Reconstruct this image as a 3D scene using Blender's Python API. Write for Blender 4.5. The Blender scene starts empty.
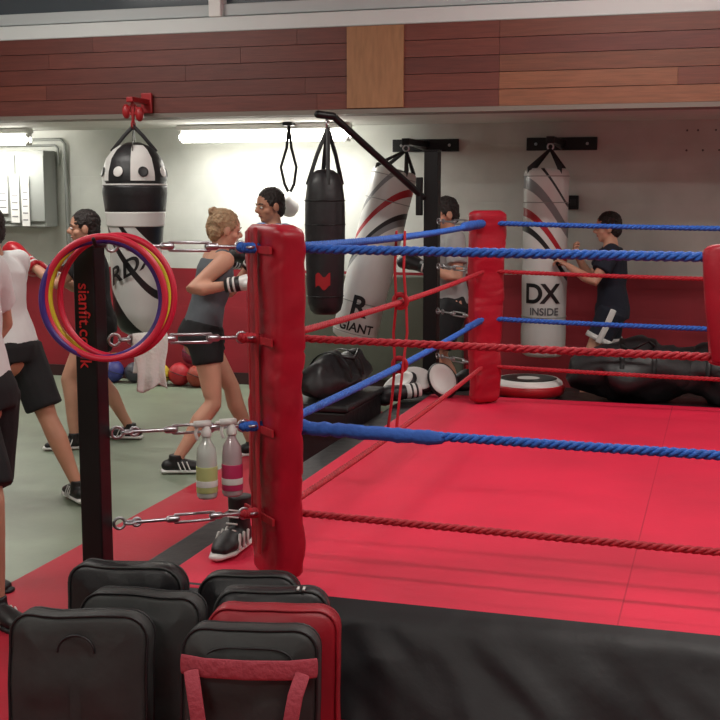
import bpy, bmesh, math, random
from mathutils import Vector, Matrix, noise
random.seed(4)
V=Vector
TH=math.radians(16.8); CT=math.cos(TH); ST=math.sin(TH)
def G(X,Z,h=0.0):            # survey frame (lateral, distance, height) -> room coordinates, metres
    return V((X*CT-Z*ST, X*ST+Z*CT, h))
CR=V((CT,ST,0)); CF=V((-ST,CT,0))

# ------------------------------------------------------------------ materials
def lin(c):
    return tuple((x/255/12.92 if x/255<=0.04045 else ((x/255+0.055)/1.055)**2.4) for x in c)
MATS={}
def mat(name,col,rough=.5,metal=0,bump=0,scale=20,var=0,vscale=6,spec=.5,emit=0,coat=0,stretch=(1,1,1),alpha=1,trans=0):
    if name in MATS: return MATS[name]
    m=bpy.data.materials.new(name); m.use_nodes=True
    nt=m.node_tree; b=nt.nodes['Principled BSDF']
    c=lin(col)
    b.inputs['Base Color'].default_value=(*c,1)
    b.inputs['Roughness'].default_value=rough
    b.inputs['Metallic'].default_value=metal
    b.inputs['Specular IOR Level'].default_value=spec
    b.inputs['Coat Weight'].default_value=coat
    b.inputs['Transmission Weight'].default_value=trans
    if emit:
        b.inputs['Emission Color'].default_value=(*c,1); b.inputs['Emission Strength'].default_value=emit
    tc=nt.nodes.new('ShaderNodeTexCoord'); mp=nt.nodes.new('ShaderNodeMapping')
    mp.inputs['Scale'].default_value=stretch
    nt.links.new(tc.outputs['Object'],mp.inputs['Vector'])
    if var:
        n=nt.nodes.new('ShaderNodeTexNoise'); n.inputs['Scale'].default_value=vscale; n.inputs['Detail'].default_value=5
        nt.links.new(mp.outputs[0],n.inputs['Vector'])
        r=nt.nodes.new('ShaderNodeValToRGB'); e=r.color_ramp.elements
        e[0].position=.3; e[1].position=.72
        e[0].color=(*[x*(1-var) for x in c],1); e[1].color=(*[min(1,x*(1+var)) for x in c],1)
        nt.links.new(n.outputs['Fac'],r.inputs[0]); nt.links.new(r.outputs[0],b.inputs['Base Color'])
    if bump:
        n2=nt.nodes.new('ShaderNodeTexNoise'); n2.inputs['Scale'].default_value=scale; n2.inputs['Detail'].default_value=4
        nt.links.new(mp.outputs[0],n2.inputs['Vector'])
        bp=nt.nodes.new('ShaderNodeBump'); bp.inputs['Strength'].default_value=bump; bp.inputs['Distance'].default_value=.02
        nt.links.new(n2.outputs['Fac'],bp.inputs['Height']); nt.links.new(bp.outputs[0],b.inputs['Normal'])
    MATS[name]=m
    return m
def bandmat(name,stops,kx=0.0,kx2=0.0,rough=.35,zs=1.0,z0=0.0):
    """printed vinyl: constant bands over local z + kx*x + kx2*x^2"""
    m=bpy.data.materials.new(name); m.use_nodes=True; nt=m.node_tree; b=nt.nodes['Principled BSDF']
    b.inputs['Roughness'].default_value=rough
    tc=nt.nodes.new('ShaderNodeTexCoord'); s=nt.nodes.new('ShaderNodeSeparateXYZ'); nt.links.new(tc.outputs['Object'],s.inputs[0])
    def M(op,a,bb):
        n=nt.nodes.new('ShaderNodeMath'); n.operation=op
        for i,x in enumerate((a,bb)):
            if isinstance(x,(int,float)): n.inputs[i].default_value=x
            else: nt.links.new(x,n.inputs[i])
        return n.outputs[0]
    x=s.outputs['X']; z=s.outputs['Z']
    f=M('ADD',z,M('ADD',M('MULTIPLY',x,kx),M('MULTIPLY',M('MULTIPLY',x,x),kx2)))
    f=M('MULTIPLY',M('SUBTRACT',f,z0),zs)
    r=nt.nodes.new('ShaderNodeValToRGB'); r.color_ramp.interpolation='CONSTANT'; el=r.color_ramp.elements
    while len(el)>1: el.remove(el[-1])
    el[0].position=0; el[0].color=(*lin(stops[0][1]),1)
    for p,c in stops[1:]:
        e=el.new(p); e.color=(*lin(c),1)
    nt.links.new(f,r.inputs[0]); nt.links.new(r.outputs[0],b.inputs['Base Color'])
    return m

# ------------------------------------------------------------------ geometry helpers
def grp(name,loc=(0,0,0)):
    e=bpy.data.objects.new(name,None); e.location=V(loc); e.empty_display_size=.1
    bpy.context.collection.objects.link(e); return e
def link(o,parent):
    bpy.context.collection.objects.link(o)
    if parent:
        o.parent=parent; o.matrix_parent_inverse=Matrix.Translation(-V(parent.location))
def frames(pts,side=None):
    n=len(pts); T=[]
    for i in range(n):
        a=pts[max(0,i-1)]; b=pts[min(n-1,i+1)]; t=(b-a)
        T.append(t.normalized() if t.length>1e-9 else V((0,0,1)))
    out=[]; u=None
    for t in T:
        if side is not None: ref=V(side)
        elif u is None: ref=V((0,0,1)) if abs(t.z)<.9 else V((1,0,0))
        else: ref=u
        u=(ref-t*ref.dot(t))
        if u.length<1e-6: u=t.orthogonal()
        u.normalize(); out.append((t,u,t.cross(u)))
    return out
class Geo:
    def __init__(s): s.v=[]; s.f=[]
    def rings(s,R,closed=False,cap=True):
        b=len(s.v); n=len(R[0])
        for r in R: s.v.extend(r)
        k=len(R)
        for i in range(k if closed else k-1):
            j=(i+1)%k
            for a in range(n):
                c=(a+1)%n
                s.f.append((b+i*n+a,b+i*n+c,b+j*n+c,b+j*n+a))
        if cap and not closed:
            s.f.append(tuple(b+a for a in reversed(range(n)))); s.f.append(tuple(b+(k-1)*n+a for a in range(n)))
    def tube(s,pts,rad,n=14,side=None,caps='round'):
        pts=[V(p) for p in pts]
        if not isinstance(rad,(list,tuple)): rad=[rad]*len(pts)
        rad=[(r,r) if isinstance(r,(int,float)) else r for r in rad]
        F=frames(pts,side); R=[]
        def ring(c,u,w,ru,rw): return [c+u*(ru*math.cos(2*math.pi*a/n))+w*(rw*math.sin(2*math.pi*a/n)) for a in range(n)]
        if caps=='round':
            t,u,w=F[0]; ru,rw=rad[0]; m=min(ru,rw)
            for q in (80,55,28):
                a=math.radians(q); R.append(ring(pts[0]-t*m*math.sin(a),u,w,ru*math.cos(a),rw*math.cos(a)))
        for p,(t,u,w),(ru,rw) in zip(pts,F,rad): R.append(ring(p,u,w,ru,rw))
        if caps=='round':
            t,u,w=F[-1]; ru,rw=rad[-1]; m=min(ru,rw)
            for q in (28,55,80):
                a=math.radians(q); R.append(ring(pts[-1]+t*m*math.sin(a),u,w,ru*math.cos(a),rw*math.cos(a)))
        s.rings(R); return s
    def loop(s,pts,r,n=8,up=None):
        pts=[V(p) for p in pts]; k=len(pts); R=[]
        c=sum(pts,V())/k
        for i in range(k):
            t=(pts[(i+1)%k]-pts[i-1]).normalized(); u=(pts[i]-c); u=(u-t*u.dot(t)).normalized(); w=t.cross(u)
            R.append([pts[i]+u*(r*math.cos(2*math.pi*a/n))+w*(r*math.sin(2*math.pi*a/n)) for a in range(n)])
        s.rings(R,closed=True); return s
    def torus(s,c,nrm,R,r,n=28,m=8,arc=None):
        nrm=V(nrm).normalized(); a=nrm.orthogonal().normalized(); b=nrm.cross(a)
        s.loop([V(c)+a*(R*math.cos(2*math.pi*i/n))+b*(R*math.sin(2*math.pi*i/n)) for i in range(n)],r,m); return s
    def ell(s,c,r,ax=None,nu=18,nv=12):
        c=V(c); ax=ax or (V((1,0,0)),V((0,1,0)),V((0,0,1)))
        R=[]
        for j in range(1,nv):
            p=math.pi*j/nv
            R.append([c+ax[0]*(r[0]*math.sin(p)*math.cos(2*math.pi*i/nu))+ax[1]*(r[1]*math.sin(p)*math.sin(2*math.pi*i/nu))-ax[2]*(r[2]*math.cos(p)) for i in range(nu)])
        s.rings(R); return s
    def box(s,c,d,ax=None):
        c=V(c); ax=ax or (V((1,0,0)),V((0,1,0)),V((0,0,1))); b=len(s.v)
        for sz in (-.5,.5):
            for sx,sy in ((-.5,-.5),(.5,-.5),(.5,.5),(-.5,.5)):
                s.v.append(c+ax[0]*(d[0]*sx)+ax[1]*(d[1]*sy)+ax[2]*(d[2]*sz))
        s.f+= [(b+3,b+2,b+1,b),(b+4,b+5,b+6,b+7)]+[(b+i,b+(i+1)%4,b+4+(i+1)%4,b+4+i) for i in range(4)]
        return s
    def bb(s,x0,x1,y0,y1,z0,z1): return s.box(((x0+x1)/2,(y0+y1)/2,(z0+z1)/2),(x1-x0,y1-y0,z1-z0))
    def lathe(s,prof,n=28,M=None):
        M=M or Matrix.Identity(4)
        s.rings([[M@V((r*math.cos(2*math.pi*a/n),r*math.sin(2*math.pi*a/n),z)) for a in range(n)] for r,z in prof]); return s
    def obj(s,name,m,parent=None,M=None,remesh=None,smooth=True,bevel=None,sub=0,sm=4,fn=None):
        me=bpy.data.meshes.new(name); me.from_pydata([tuple(v) for v in s.v],[],s.f); me.update()
        o=bpy.data.objects.new(name,me); link(o,parent)
        if remesh:
            r=o.modifiers.new('r','REMESH'); r.mode='VOXEL'; r.voxel_size=remesh
            q=o.modifiers.new('s','SMOOTH'); q.factor=.6; q.iterations=sm
            dg=bpy.context.evaluated_depsgraph_get(); me2=bpy.data.meshes.new_from_object(o.evaluated_get(dg))
            o.modifiers.clear(); o.data=me2; me=me2
        if fn:
            for v in me.vertices: v.co=fn(v.co.copy())
        me.materials.clear(); me.materials.append(m)
        if not remesh:
            bm=bmesh.new(); bm.from_mesh(me); bmesh.ops.recalc_face_normals(bm,faces=bm.faces); bm.to_mesh(me); bm.free()
        for p in me.polygons: p.use_smooth=smooth
        if bevel:
            b=o.modifiers.new('b','BEVEL'); b.width=bevel; b.segments=3; b.limit_method='ANGLE'
            for p in me.polygons: p.use_smooth=False
        if sub:
            b=o.modifiers.new('ss','SUBSURF'); b.levels=sub; b.render_levels=sub
        if M is not None: o.matrix_basis=M
        return o
def text(body,size,m,parent,fn,off=0.0,name='lettering',sp=1.0):
    cu=bpy.data.curves.new('t','FONT'); cu.body=body; cu.size=size; cu.offset=off; cu.align_x='CENTER'; cu.space_character=sp
    o=bpy.data.objects.new('t',cu); bpy.context.collection.objects.link(o)
    dg=bpy.context.evaluated_depsgraph_get(); me=bpy.data.meshes.new_from_object(o.evaluated_get(dg))
    bpy.data.objects.remove(o)
    bm=bmesh.new(); bm.from_mesh(me); bmesh.ops.triangulate(bm,faces=bm.faces)
    bmesh.ops.subdivide_edges(bm,edges=[e for e in bm.edges if e.calc_length()>size*.15],cuts=3)
    bm.to_mesh(me); bm.free()
    for v in me.vertices: v.co=fn(v.co.x,v.co.y)
    me.materials.clear(); me.materials.append(m)
    o=bpy.data.objects.new(name,me); link(o,parent); return o

# ------------------------------------------------------------------ common mats
m_blk=mat('black_vinyl',(26,26,29),.45,bump=.25,scale=14,var=.25)
m_blk2=mat('black_pad_vinyl',(46,48,48),.58,bump=.3,scale=7,var=.25,vscale=9)
m_steel=mat('black_steel',(20,20,22),.4,metal=.3)
m_chrome=mat('chrome',(190,190,196),.32,metal=1)
m_padred=mat('red_pad_vinyl',(165,14,38),.42,bump=.3,scale=8,var=.15)
m_canvas=mat('canvas',(214,24,64),.62,bump=.05,scale=60,var=.14,vscale=1.3)
m_ropeb=mat('rope_blue',(36,96,190),.6,bump=.3,scale=150,var=.2,vscale=60)
m_roper=mat('rope_red',(176,28,44),.6,bump=.3,scale=150,var=.2,vscale=60)
m_white=mat('white_paint',(205,206,202),.5)
m_wht=mat('white_vinyl',(215,215,212),.4)
m_redm=mat('red_cloth',(170,18,34),.7)

# ================================================================== ROOM
XL,XR,YB,YF=-7.4,5.0,9.6,-2.5
def wallmat():
    m=bpy.data.materials.new('two_tone_wall'); m.use_nodes=True; nt=m.node_tree; b=nt.nodes['Principled BSDF']
    g=nt.nodes.new('ShaderNodeNewGeometry'); s=nt.nodes.new('ShaderNodeSeparateXYZ'); nt.links.new(g.outputs['Position'],s.inputs[0])
    lt=nt.nodes.new('ShaderNodeMath'); lt.operation='LESS_THAN'; lt.inputs[1].default_value=1.0; nt.links.new(s.outputs['Z'],lt.inputs[0])
    n=nt.nodes.new('ShaderNodeTexNoise'); n.inputs['Scale'].default_value=2.5; n.inputs['Detail'].default_value=6
    nt.links.new(g.outputs['Position'],n.inputs['Vector'])
    def ramp(a,c):
        r=nt.nodes.new('ShaderNodeValToRGB'); r.color_ramp.elements[0].position=.3; r.color_ramp.elements[1].position=.7
        r.color_ramp.elements[0].color=(*lin(a),1); r.color_ramp.elements[1].color=(*lin(c),1); nt.links.new(n.outputs['Fac'],r.inputs[0]); return r.outputs[0]
    mx=nt.nodes.new('ShaderNodeMix'); mx.data_type='RGBA'
    nt.links.new(lt.outputs[0],mx.inputs[0]); nt.links.new(ramp((182,186,180),(204,207,201)),mx.inputs[6]); nt.links.new(ramp((126,22,34),(146,28,42)),mx.inputs[7])
    br=nt.nodes.new('ShaderNodeTexBrick'); mpp=nt.nodes.new('ShaderNodeMapping'); mpp.inputs['Rotation'].default_value=(math.radians(90),0,0)
    nt.links.new(g.outputs['Position'],mpp.inputs['Vector']); nt.links.new(mpp.outputs[0],br.inputs['Vector'])
    br.inputs['Scale'].default_value=1; br.inputs['Brick Width'].default_value=.44; br.inputs['Row Height'].default_value=.225; br.inputs['Mortar Size'].default_value=.006
    bp=nt.nodes.new('ShaderNodeBump'); bp.inputs['Strength'].default_value=.25; bp.inputs['Distance'].default_value=.004; bp.invert=True
    nt.links.new(br.outputs['Fac'],bp.inputs['Height']); nt.links.new(bp.outputs[0],b.inputs['Normal'])
    nt.links.new(mx.outputs[2],b.inputs['Base Color']); b.inputs['Roughness'].default_value=.6
    return m
m_wall=wallmat()
m_ceil=mat('ceiling_paint',(205,205,200),.8,var=.05)
def wall(name,x0,x1,y0,y1,z0,z1,m): return Geo().bb(x0,x1,y0,y1,z0,z1).obj(name,m,smooth=False)
wall('wall_back',XL-.1,XR+.1,YB,YB+.15,0,3.7,m_wall)
wall('wall_left',XL-.15,XL,YF,YB,0,3.7,m_wall)
wall('wall_right',XR,XR+.15,YF,YB,0,3.7,m_wall)
wall('wall_front',XL-.1,XR+.1,YF-.15,YF,0,3.7,m_wall)
m_floor=mat('floor_green',(126,138,120),.45,bump=.03,scale=40,var=.12,vscale=3)
wall('floor',XL-.1,XR+.1,YF-.1,YB+.1,-.1,0,m_floor)
m_mat=mat('red_floor',(172,22,46),.6,bump=.05,scale=40,var=.12,vscale=2)
wall('floor_mat',-2.83,3.6,1.0,8.6,-.005,.012,m_mat)
wall('ceiling',XL-.1,XR+.1,YF-.1,8.0,3.6,3.75,m_ceil)
wall('ceiling_alcove',XL,XR,8.0,YB,2.2,2.3,m_ceil)
wall('baseboard_back',XL,XR,YB-.02,YB,0,.1,mat('skirting',(50,20,22),.6))
# bulkhead with boards
bk=grp('wood_clad_bulkhead',(-1,7.9,2.5))
Geo().bb(XL,XR,7.82,8.0,2.2,2.74).obj('core',mat('core',(60,40,34),.7),bk,smooth=False)
dark=[(100,48,40),(93,44,37),(106,52,42),(97,49,42)]
lite=[(124,74,52),(112,65,47),(131,82,57),(108,58,44)]
def woodm(c,i): return mat('wood_%d_%s'%(i,'%02x%02x%02x'%c),c,.5,var=.22,vscale=5,stretch=(1.2,10,22),bump=.1,scale=12)
for r in range(5):
    z0=2.2+r*.108
    x=XL
    while x<XR:
        L=random.uniform(1.1,2.4); x1=min(x+L,XR)
        if x<-2.44<x1: x1=-2.44
        elif x<-1.42<x1: x1=-1.42
        pal=dark if (x<-1.43) else (lite if random.random()<.75 else dark)
        c=random.choice(pal)
        Geo().bb(x+.001,x1-.001,7.79,7.825,z0+.002,z0+.106).obj('board',woodm(c,0),bk,smooth=False)
        x=x1
Geo().bb(-2.44,-2.05,7.775,7.8,2.205,2.735).obj('plywood_panel',mat('plywood',(150,108,74),.6,var=.15,vscale=6,stretch=(6,6,1)),bk,bevel=.003)
Geo().bb(XL,XR,7.78,8.02,2.17,2.2).obj('edge_strip',mat('edge',(120,112,104),.6),bk,smooth=False)
# clerestory windows
m_glass=mat('night_glass',(74,82,90),.12,spec=.8,coat=.5)
for i,(a,b) in enumerate(((-7.4,-6.2),(-6.12,-3.43),(-3.35,-.66),(-.58,2.1),(2.18,5.0))):
    w=grp('window_%d'%(i+1),((a+b)/2,7.9,3.1))
    Geo().bb(a,b,7.9,7.92,2.93,3.6).obj('glass',m_glass,w,smooth=False)
    Geo().bb(a,b,7.84,7.9,2.85,2.93).obj('lower_rail',mat('rail_grey',(180,186,188),.5),w,bevel=.006)
    Geo().bb(a,b,7.86,7.9,3.54,3.6).obj('upper_rail',m_white,w,bevel=.006)
tr=grp('trim_1',(0,7.85,2.8))
Geo().bb(XL,XR,7.8,7.98,2.74,2.84).obj('sill',mat('sill_grey',(205,210,210),.5),tr,bevel=.008)
for x in (-6.16,-3.39,-.62,2.14): Geo().bb(x-.045,x+.045,7.79,7.95,2.84,3.6).obj('mullion',mat('mullion_white',(225,226,224),.5),tr,bevel=.006)
wall('wall_upper',XL,XR,7.96,8.0,2.74,3.7,mat('upper_wall',(110,114,116),.7))

# ------------------------------------------------------------------ lamps
m_tube=mat('tube_glow',(255,250,240),.5,emit=16)
def batten(name,x0,x1,y,z,light=0,R=.019):
    e=grp(name,((x0+x1)/2,y,z))
    Geo().bb(x0,x1,y-.05,y+.05,z,z+.045).obj('housing',m_white,e,bevel=.008)
    Geo().tube([(x0+.04,y,z-R-.01),(x1-.04,y,z-R-.01)],R).obj('tube',m_tube,e)
    for x in (x0+.02,x1-.02): Geo().bb(x-.015,x+.015,y-.03,y+.03,z-2*R-.015,z).obj('end_cap',m_white,e,bevel=.004)
    if light:
        L=bpy.data.lights.new('lamp','AREA'); L.shape='RECTANGLE'; L.size=x1-x0-.1; L.size_y=.12; L.energy=light; L.color=(1,.96,.9)
        o=bpy.data.objects.new('lamp',L); o.location=(0,0,-2*R-.04); bpy.context.collection.objects.link(o); o.parent=e
batten('fluorescent_light',-4.3,-2.83,9.12,2.15,light=28,R=.042)
batten('fluorescent_light',-7.15,-5.68,9.12,2.15,light=24,R=.042)
batten('fluorescent_light',1.6,3.1,9.12,2.15,light=16,R=.042)
for x,y in ((-4.4,6.0),(-.4,6.0),(-4.0,2.6),(.4,2.4),(3.4,4.6),(-2,-.8)):
    batten('ceiling_lamp',x-.75,x+.75,y,3.54,light=50)

# ------------------------------------------------------------------ wall things
eb=grp('electrical_cabinet',(-6.1,9.5,1.75))
m_cab=mat('cabinet_grey',(140,144,140),.5)
Geo().bb(-6.9,-5.72,9.38,9.58,1.35,2.02).obj('body',m_cab,eb,bevel=.01)
for i in range(4): Geo().bb(-6.86+i*.29,-6.86+i*.29+.27,9.368,9.38,1.4,1.98).obj('door_panel',m_cab,eb,bevel=.004)
pp=grp('pinned_papers',(-6.1,9.36,1.7))
for x,z,w,h in ((-6.05,1.60,.085,.42),(-5.94,1.58,.075,.44),(-6.18,1.64,.10,.34),(-6.34,1.60,.11,.40)):
    Geo().bb(x,x+w,9.352,9.36,z-h/2,z+h/2).obj('sheet',m_wht,pp,smooth=False)
    g=Geo()
    for k in range(5): g.bb(x+.012,x+w-.015,9.3505,9.352,z-h/2+.05+k*.06,z-h/2+.06+k*.06)
    g.obj('print_lines',mat('ink_grey',(120,120,124),.6),pp,smooth=False)
cd=grp('wall_conduit',(-5.6,9.55,1.8))
Geo().tube([(-6.9,9.57,2.12),(-5.66,9.57,2.12),(-5.62,9.57,2.08),(-5.62,9.57,1.02)],.014).obj('pipe',m_cab,cd)
Geo().tube([(-6.9,9.57,2.07),(-5.72,9.57,2.07),(-5.69,9.57,2.04),(-5.69,9.57,1.9)],.01).obj('pipe',m_cab,cd)
sw=grp('wall_switch',(-1.13,9.57,1.56))
Geo().bb(-1.19,-1.1,9.56,9.6,1.52,1.63).obj('box',m_steel,sw,bevel=.006)
Geo().bb(-1.165,-1.125,9.55,9.56,1.55,1.6).obj('rocker',m_blk,sw,bevel=.003)
wp=grp('wall_padding_panel',(-2.8,9.56,.5))
Geo().bb(-3.7,-2.0,9.53,9.58,.1,.98).obj('panel',mat('olive_vinyl',(78,80,70),.5,bump=.1),wp,bevel=.02)
hr=grp('wall_screw_row',(0,9.59,2.1)); g=Geo()
for k in range(7): g.ell((-.35+k*.13+(.05 if k%3==0 else 0),9.599,2.12),(.008,.004,.008)); g.ell((-.3+k*.12,9.599,1.97),(.008,.004,.008))
g.obj('screw_heads',mat('screw_grey',(96,96,94),.6),hr)

# ================================================================== RING
RX0,RX1,RY0,RY1=-1.42,2.24,3.745,7.406
ring=grp('boxing_ring',(0.4,5.6,.3))
Geo().bb(-2.0,2.8,3.60,8.2,.012,.30).obj('platform',m_blk,ring,bevel=.02)
g=Geo(); g.bb(-1.82,2.62,3.585,7.66,.28,.33); g.obj('canvas',m_canvas,ring,bevel=.015)
m_seam=mat('seam',(190,20,56),.7)
Geo().bb(-.268,-.263,3.6,7.6,.3303,.331).obj('seam',m_seam,ring,smooth=False)
# black apron with wrinkles
g=Geo(); nx=260; nz=18; R=[]
for j in range(nz+1):
    t=j/nz; row=[]
    for i in range(nx+1):
        x=-2.0+4.8*i/nx
        z=.334-(.320)*t
        b=.03*math.sin(min(1,t*6)*math.pi/2)
        fl=min(1,max(0,(x+1.75)/.3)); fl=fl*fl*(3-2*fl)
        w=noise.noise(V((x*3.2,z*2,0)))*.03*t+noise.noise(V((x*9+z*8,z*5,3)))*.014*min(1,t*2)
        row.append(V((x,3.60-b-w*1.2-.012*t-.15*fl*t,z)))
    R.append(row)
for row in R: g.v.extend(row)
for j in range(nz):
    for i in range(nx):
        a=j*(nx+1)+i; g.f.append((a,a+1,a+nx+2,a+nx+1))
g.obj('apron',mat('apron_vinyl',(26,26,30),.5,bump=.15,scale=12),ring)
# corner pads
def cushion(w,h,t,rad,puff=.02,nc=6,taper=0):
    """rounded rect cushion, local x width, z height (0..h), y thickness"""
    def outline(ins,y):
        ww=w/2-ins; hh=h/2-ins; r=max(rad-ins,.006); P=[]
        cs=((ww-r,hh-r,0),(-ww+r,hh-r,90),(-ww+r,-hh+r,180),(ww-r,-hh+r,270))
        for q,(cx,cz,a0) in enumerate(cs):
            arc=[]
            for k in range(nc+1):
                a=math.radians(a0+90*k/nc); arc.append(V((cx+r*math.cos(a),y,cz+r*math.sin(a)+h/2)))
            P+=arc
            n_=cs[(q+1)%4]; a=math.radians(n_[2]); nxt=V((n_[0]+r*math.cos(a),y,n_[1]+r*math.sin(a)+h/2))
            P+=[arc[-1].lerp(nxt,s/8) for s in range(1,8)]
        return P
    m=min(w,h)
    prof=[(m*.46,-t/2-puff),(m*.38,-t/2-puff*.97),(m*.3,-t/2-puff*.9),(m*.23,-t/2-puff*.75),(m*.17,-t/2-puff*.55),(.045,-t/2),(.02,-t*.46),(.006,-t*.36),(0,-t*.2),(0,t*.2),(.006,t*.36),(.02,t*.46),(.045,t/2),(m*.2,t/2+puff*.5),(m*.42,t/2+puff)]
    g=Geo(); g.rings([outline(i,y) for i,y in prof]); return g,outline
def cpad(cx,cy,nx_,ny_,w=.25,th=.1,tp=.22):
    nrm=V((nx_,ny_,0)).normalized()      # towards ring centre
    sd=V((-nrm.y,nrm.x,0))
    M=Matrix.Translation((cx,cy,.34))@Matrix(((sd.x,-nrm.x,0,0),(sd.y,-nrm.y,0,0),(0,0,1,0),(0,0,0,1)))
    g=Geo(); R=[]; N=90
    for k in range(N+1):
        z=1.2*k/N; e=min(1,.7+.3*math.sqrt(min(1,min(k,N-k)/2.0)))
        ww=w/2*(1-tp*(1-z/1.2))*e; tt=th/2*e; row=[]
        for a in range(40):
            an=2*math.pi*a/40; c_,s_=math.cos(an),math.sin(an)
            x=ww*math.copysign(abs(c_)**.35,c_); y=tt*math.copysign(abs(s_)**.45,s_)
            dx=noise.noise(V((z*5,cy,1)))*.008
            cr=noise.noise(V((x*9+z*6,z*11-x*8,cx+4)))
            dy=noise.noise(V((x*6,z*9,cx)))*.012+(-.006*max(0,1-abs(cr)*7))*(1 if y>0 else -1)
            row.append(V((x+dx+.003*noise.noise(V((z*14,an,2))),y+dy,z)))
        R.append(row)
    g.rings(R); g.obj('corner_pad',m_padred,ring,M=M)
    g=Geo()
    g.tube([(-.01+.012*noise.noise(V((k*.7,cx,0))),th/2+.012,1.19-k*.1) for k in range(12)],[(.016,.003)]*12,side=(1,0,0))
    g.tube([(.05,th/2+.01,1.18),(.055,th/2+.012,.9),(.045,th/2+.012,.55),(.05,th/2+.01,.1)],[(.006,.002)]*4,side=(1,0,0))
    for z in (.22,.52,.82,1.12): g.bb(-w/2*.8,w/2*.8,th/2+.002,th/2+.010,z-.012,z+.012)
    g.obj('pad_strap',m_redm,ring,M=M,smooth=False)
cpad(RX0-.01,RY0+.005,1,1,w=.30,th=.12,tp=.3)
for cx,cy,a,b in ((RX0,RY1,1,-1),(RX1,RY0,-1,1),(RX1,RY1,-1,-1)):
    cpad(cx+.01*a,cy+.01*b,a,b)
# posts
posts=[(-1.89,3.34,.037),(-1.87,7.86,.048),(2.72,3.34,.04),(2.72,7.86,.048)]
for i,(x,y,q) in enumerate(posts):
    top=1.92 if i==1 else 1.485
    z0=.0125 if i in(0,2) else .30
    Geo().bb(x-q,x+q,y-q,y+q,z0,top).obj('post',m_steel,ring,bevel=.006)
    Geo().bb(x-q-.004,x+q+.004,y-q-.004,y+q+.004,top,top+.01).obj('post_cap',m_steel,ring,bevel=.004)
    Geo().bb(x-.09,x+.09,y-.09,y+.09,z0,z0+.012).obj('post_foot',m_steel,ring,bevel=.004)
text('sianfit.co.uk',.056,mat('red_lettering',(190,30,34),.5),ring,lambda x,y:V((-1.89-.018+y,3.3015,1.235-x)),off=.0006)
# twisted ropes
def rope(p0,p1,r,m,sag=.0,pitch=.085,name='rope'):
    p0=V(p0);p1=V(p1);L=(p1-p0).length;N=int(L/.012);d=(p1-p0)/L
    u=d.cross(V((0,0,1))).normalized(); w=V((0,0,1)); g=Geo()
    for k in range(3):
        pts=[]
        for i in range(N+1):
            t=i/N; a=2*math.pi*(t*L/pitch+k/3)
            c=p0+d*(t*L)-w*(sag*4*t*(1-t))
            pts.append(c+u*(r*.5*math.cos(a))+w*(r*.5*math.sin(a)))
        g.tube(pts,r*.52,n=6,side=w)
    return g.obj(name,m,ring)
HS=[1.463,1.165,.867,.567]
for i,h in enumerate(HS):
    m=m_ropeb if i%2==0 else m_roper; r=.0165 if i%2==0 else .0135
    rope((RX0,RY0,h),(RX1,RY0,h-.003*i),r,m,sag=.010+.002*i)
    rope((RX0,RY0,h),(RX0,RY1,h),r,m,sag=.02)
    rope((RX0,RY1,h),(RX1,RY1,h),r,m,sag=.025)
    rope((RX1,RY0,h),(RX1,RY1,h),r,m,sag=.02)
def wrap(p0,p1,r,m,name='rope_sleeve',seed=0):
    p0=V(p0);p1=V(p1);N=40;pts=[];rd=[]
    for i in range(N+1):
        t=i/N; pts.append(p0.lerp(p1,t)+V((0,0,.004*noise.noise(V((t*9,seed,0)))))); rd.append(r*(1+.22*noise.noise(V((t*20,seed,4))))*(.8 if i in(0,N) else 1))
    Geo().tube(pts,rd,n=14).obj(name,m,ring)
m_cloth=mat('blue_cloth',(44,92,178),.75,bump=.4,scale=30)
wrap((-1.37,RY0,.863),(-.86,RY0,.852),.024,m_cloth)
wrap((RX0,6.75,1.455),(RX0,7.3,1.46),.026,m_cloth,seed=3)
wrap((RX0,6.9,.862),(RX0,7.25,.865),.02,m_cloth,seed=5)
# rope spacers
g=Geo()
g.tube([(RX0-.02,5.35,1.47),(RX0-.03,5.36,1.3),(RX0-.02,5.35,1.14),(RX0-.03,5.34,1.0),(RX0-.02,5.33,.86),(RX0-.02,5.28,.7),(RX0-.02,5.2,.55)],[(.02,.004)]*7,side=(0,1,0))
g.tube([(RX0+.02,5.35,1.47),(RX0+.02,5.33,1.3),(RX0+.025,5.36,1.14),(RX0+.02,5.40,1.0),(RX0+.02,5.33,.86),(RX0+.03,5.22,.7),(RX0+.02,5.2,.54)],[(.02,.004)]*7,side=(0,1,0))
g.torus((RX0,5.35,1.15),(0,1,0),.03,.012); g.torus((RX0,5.34,.855),(0,1,0),.03,.012)
g.obj('rope_spacer_strap',m_redm,ring)
g=Geo(); q=-.055
g.tube([(.04+q,RY0-.03,1.475),(.05+q,RY0-.035,1.4),(.055+q,RY0-.03,1.3),(.065+q,RY0-.03,1.22),(.07+q,RY0-.03,1.15)],[(.045,.018),(.05,.024),(.046,.022),(.042,.02),(.036,.014)],side=(1,0,0))
g.tube([(.05+q,RY0-.02,1.482),(.05+q,RY0+.03,1.47),(.055+q,RY0+.03,1.3),(.07+q,RY0+.03,1.15),(.07+q,RY0-.02,1.14)],[(.045,.012)]*5,side=(1,0,0))
g.obj('rope_spacer_pad',m_padred,ring)
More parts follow.
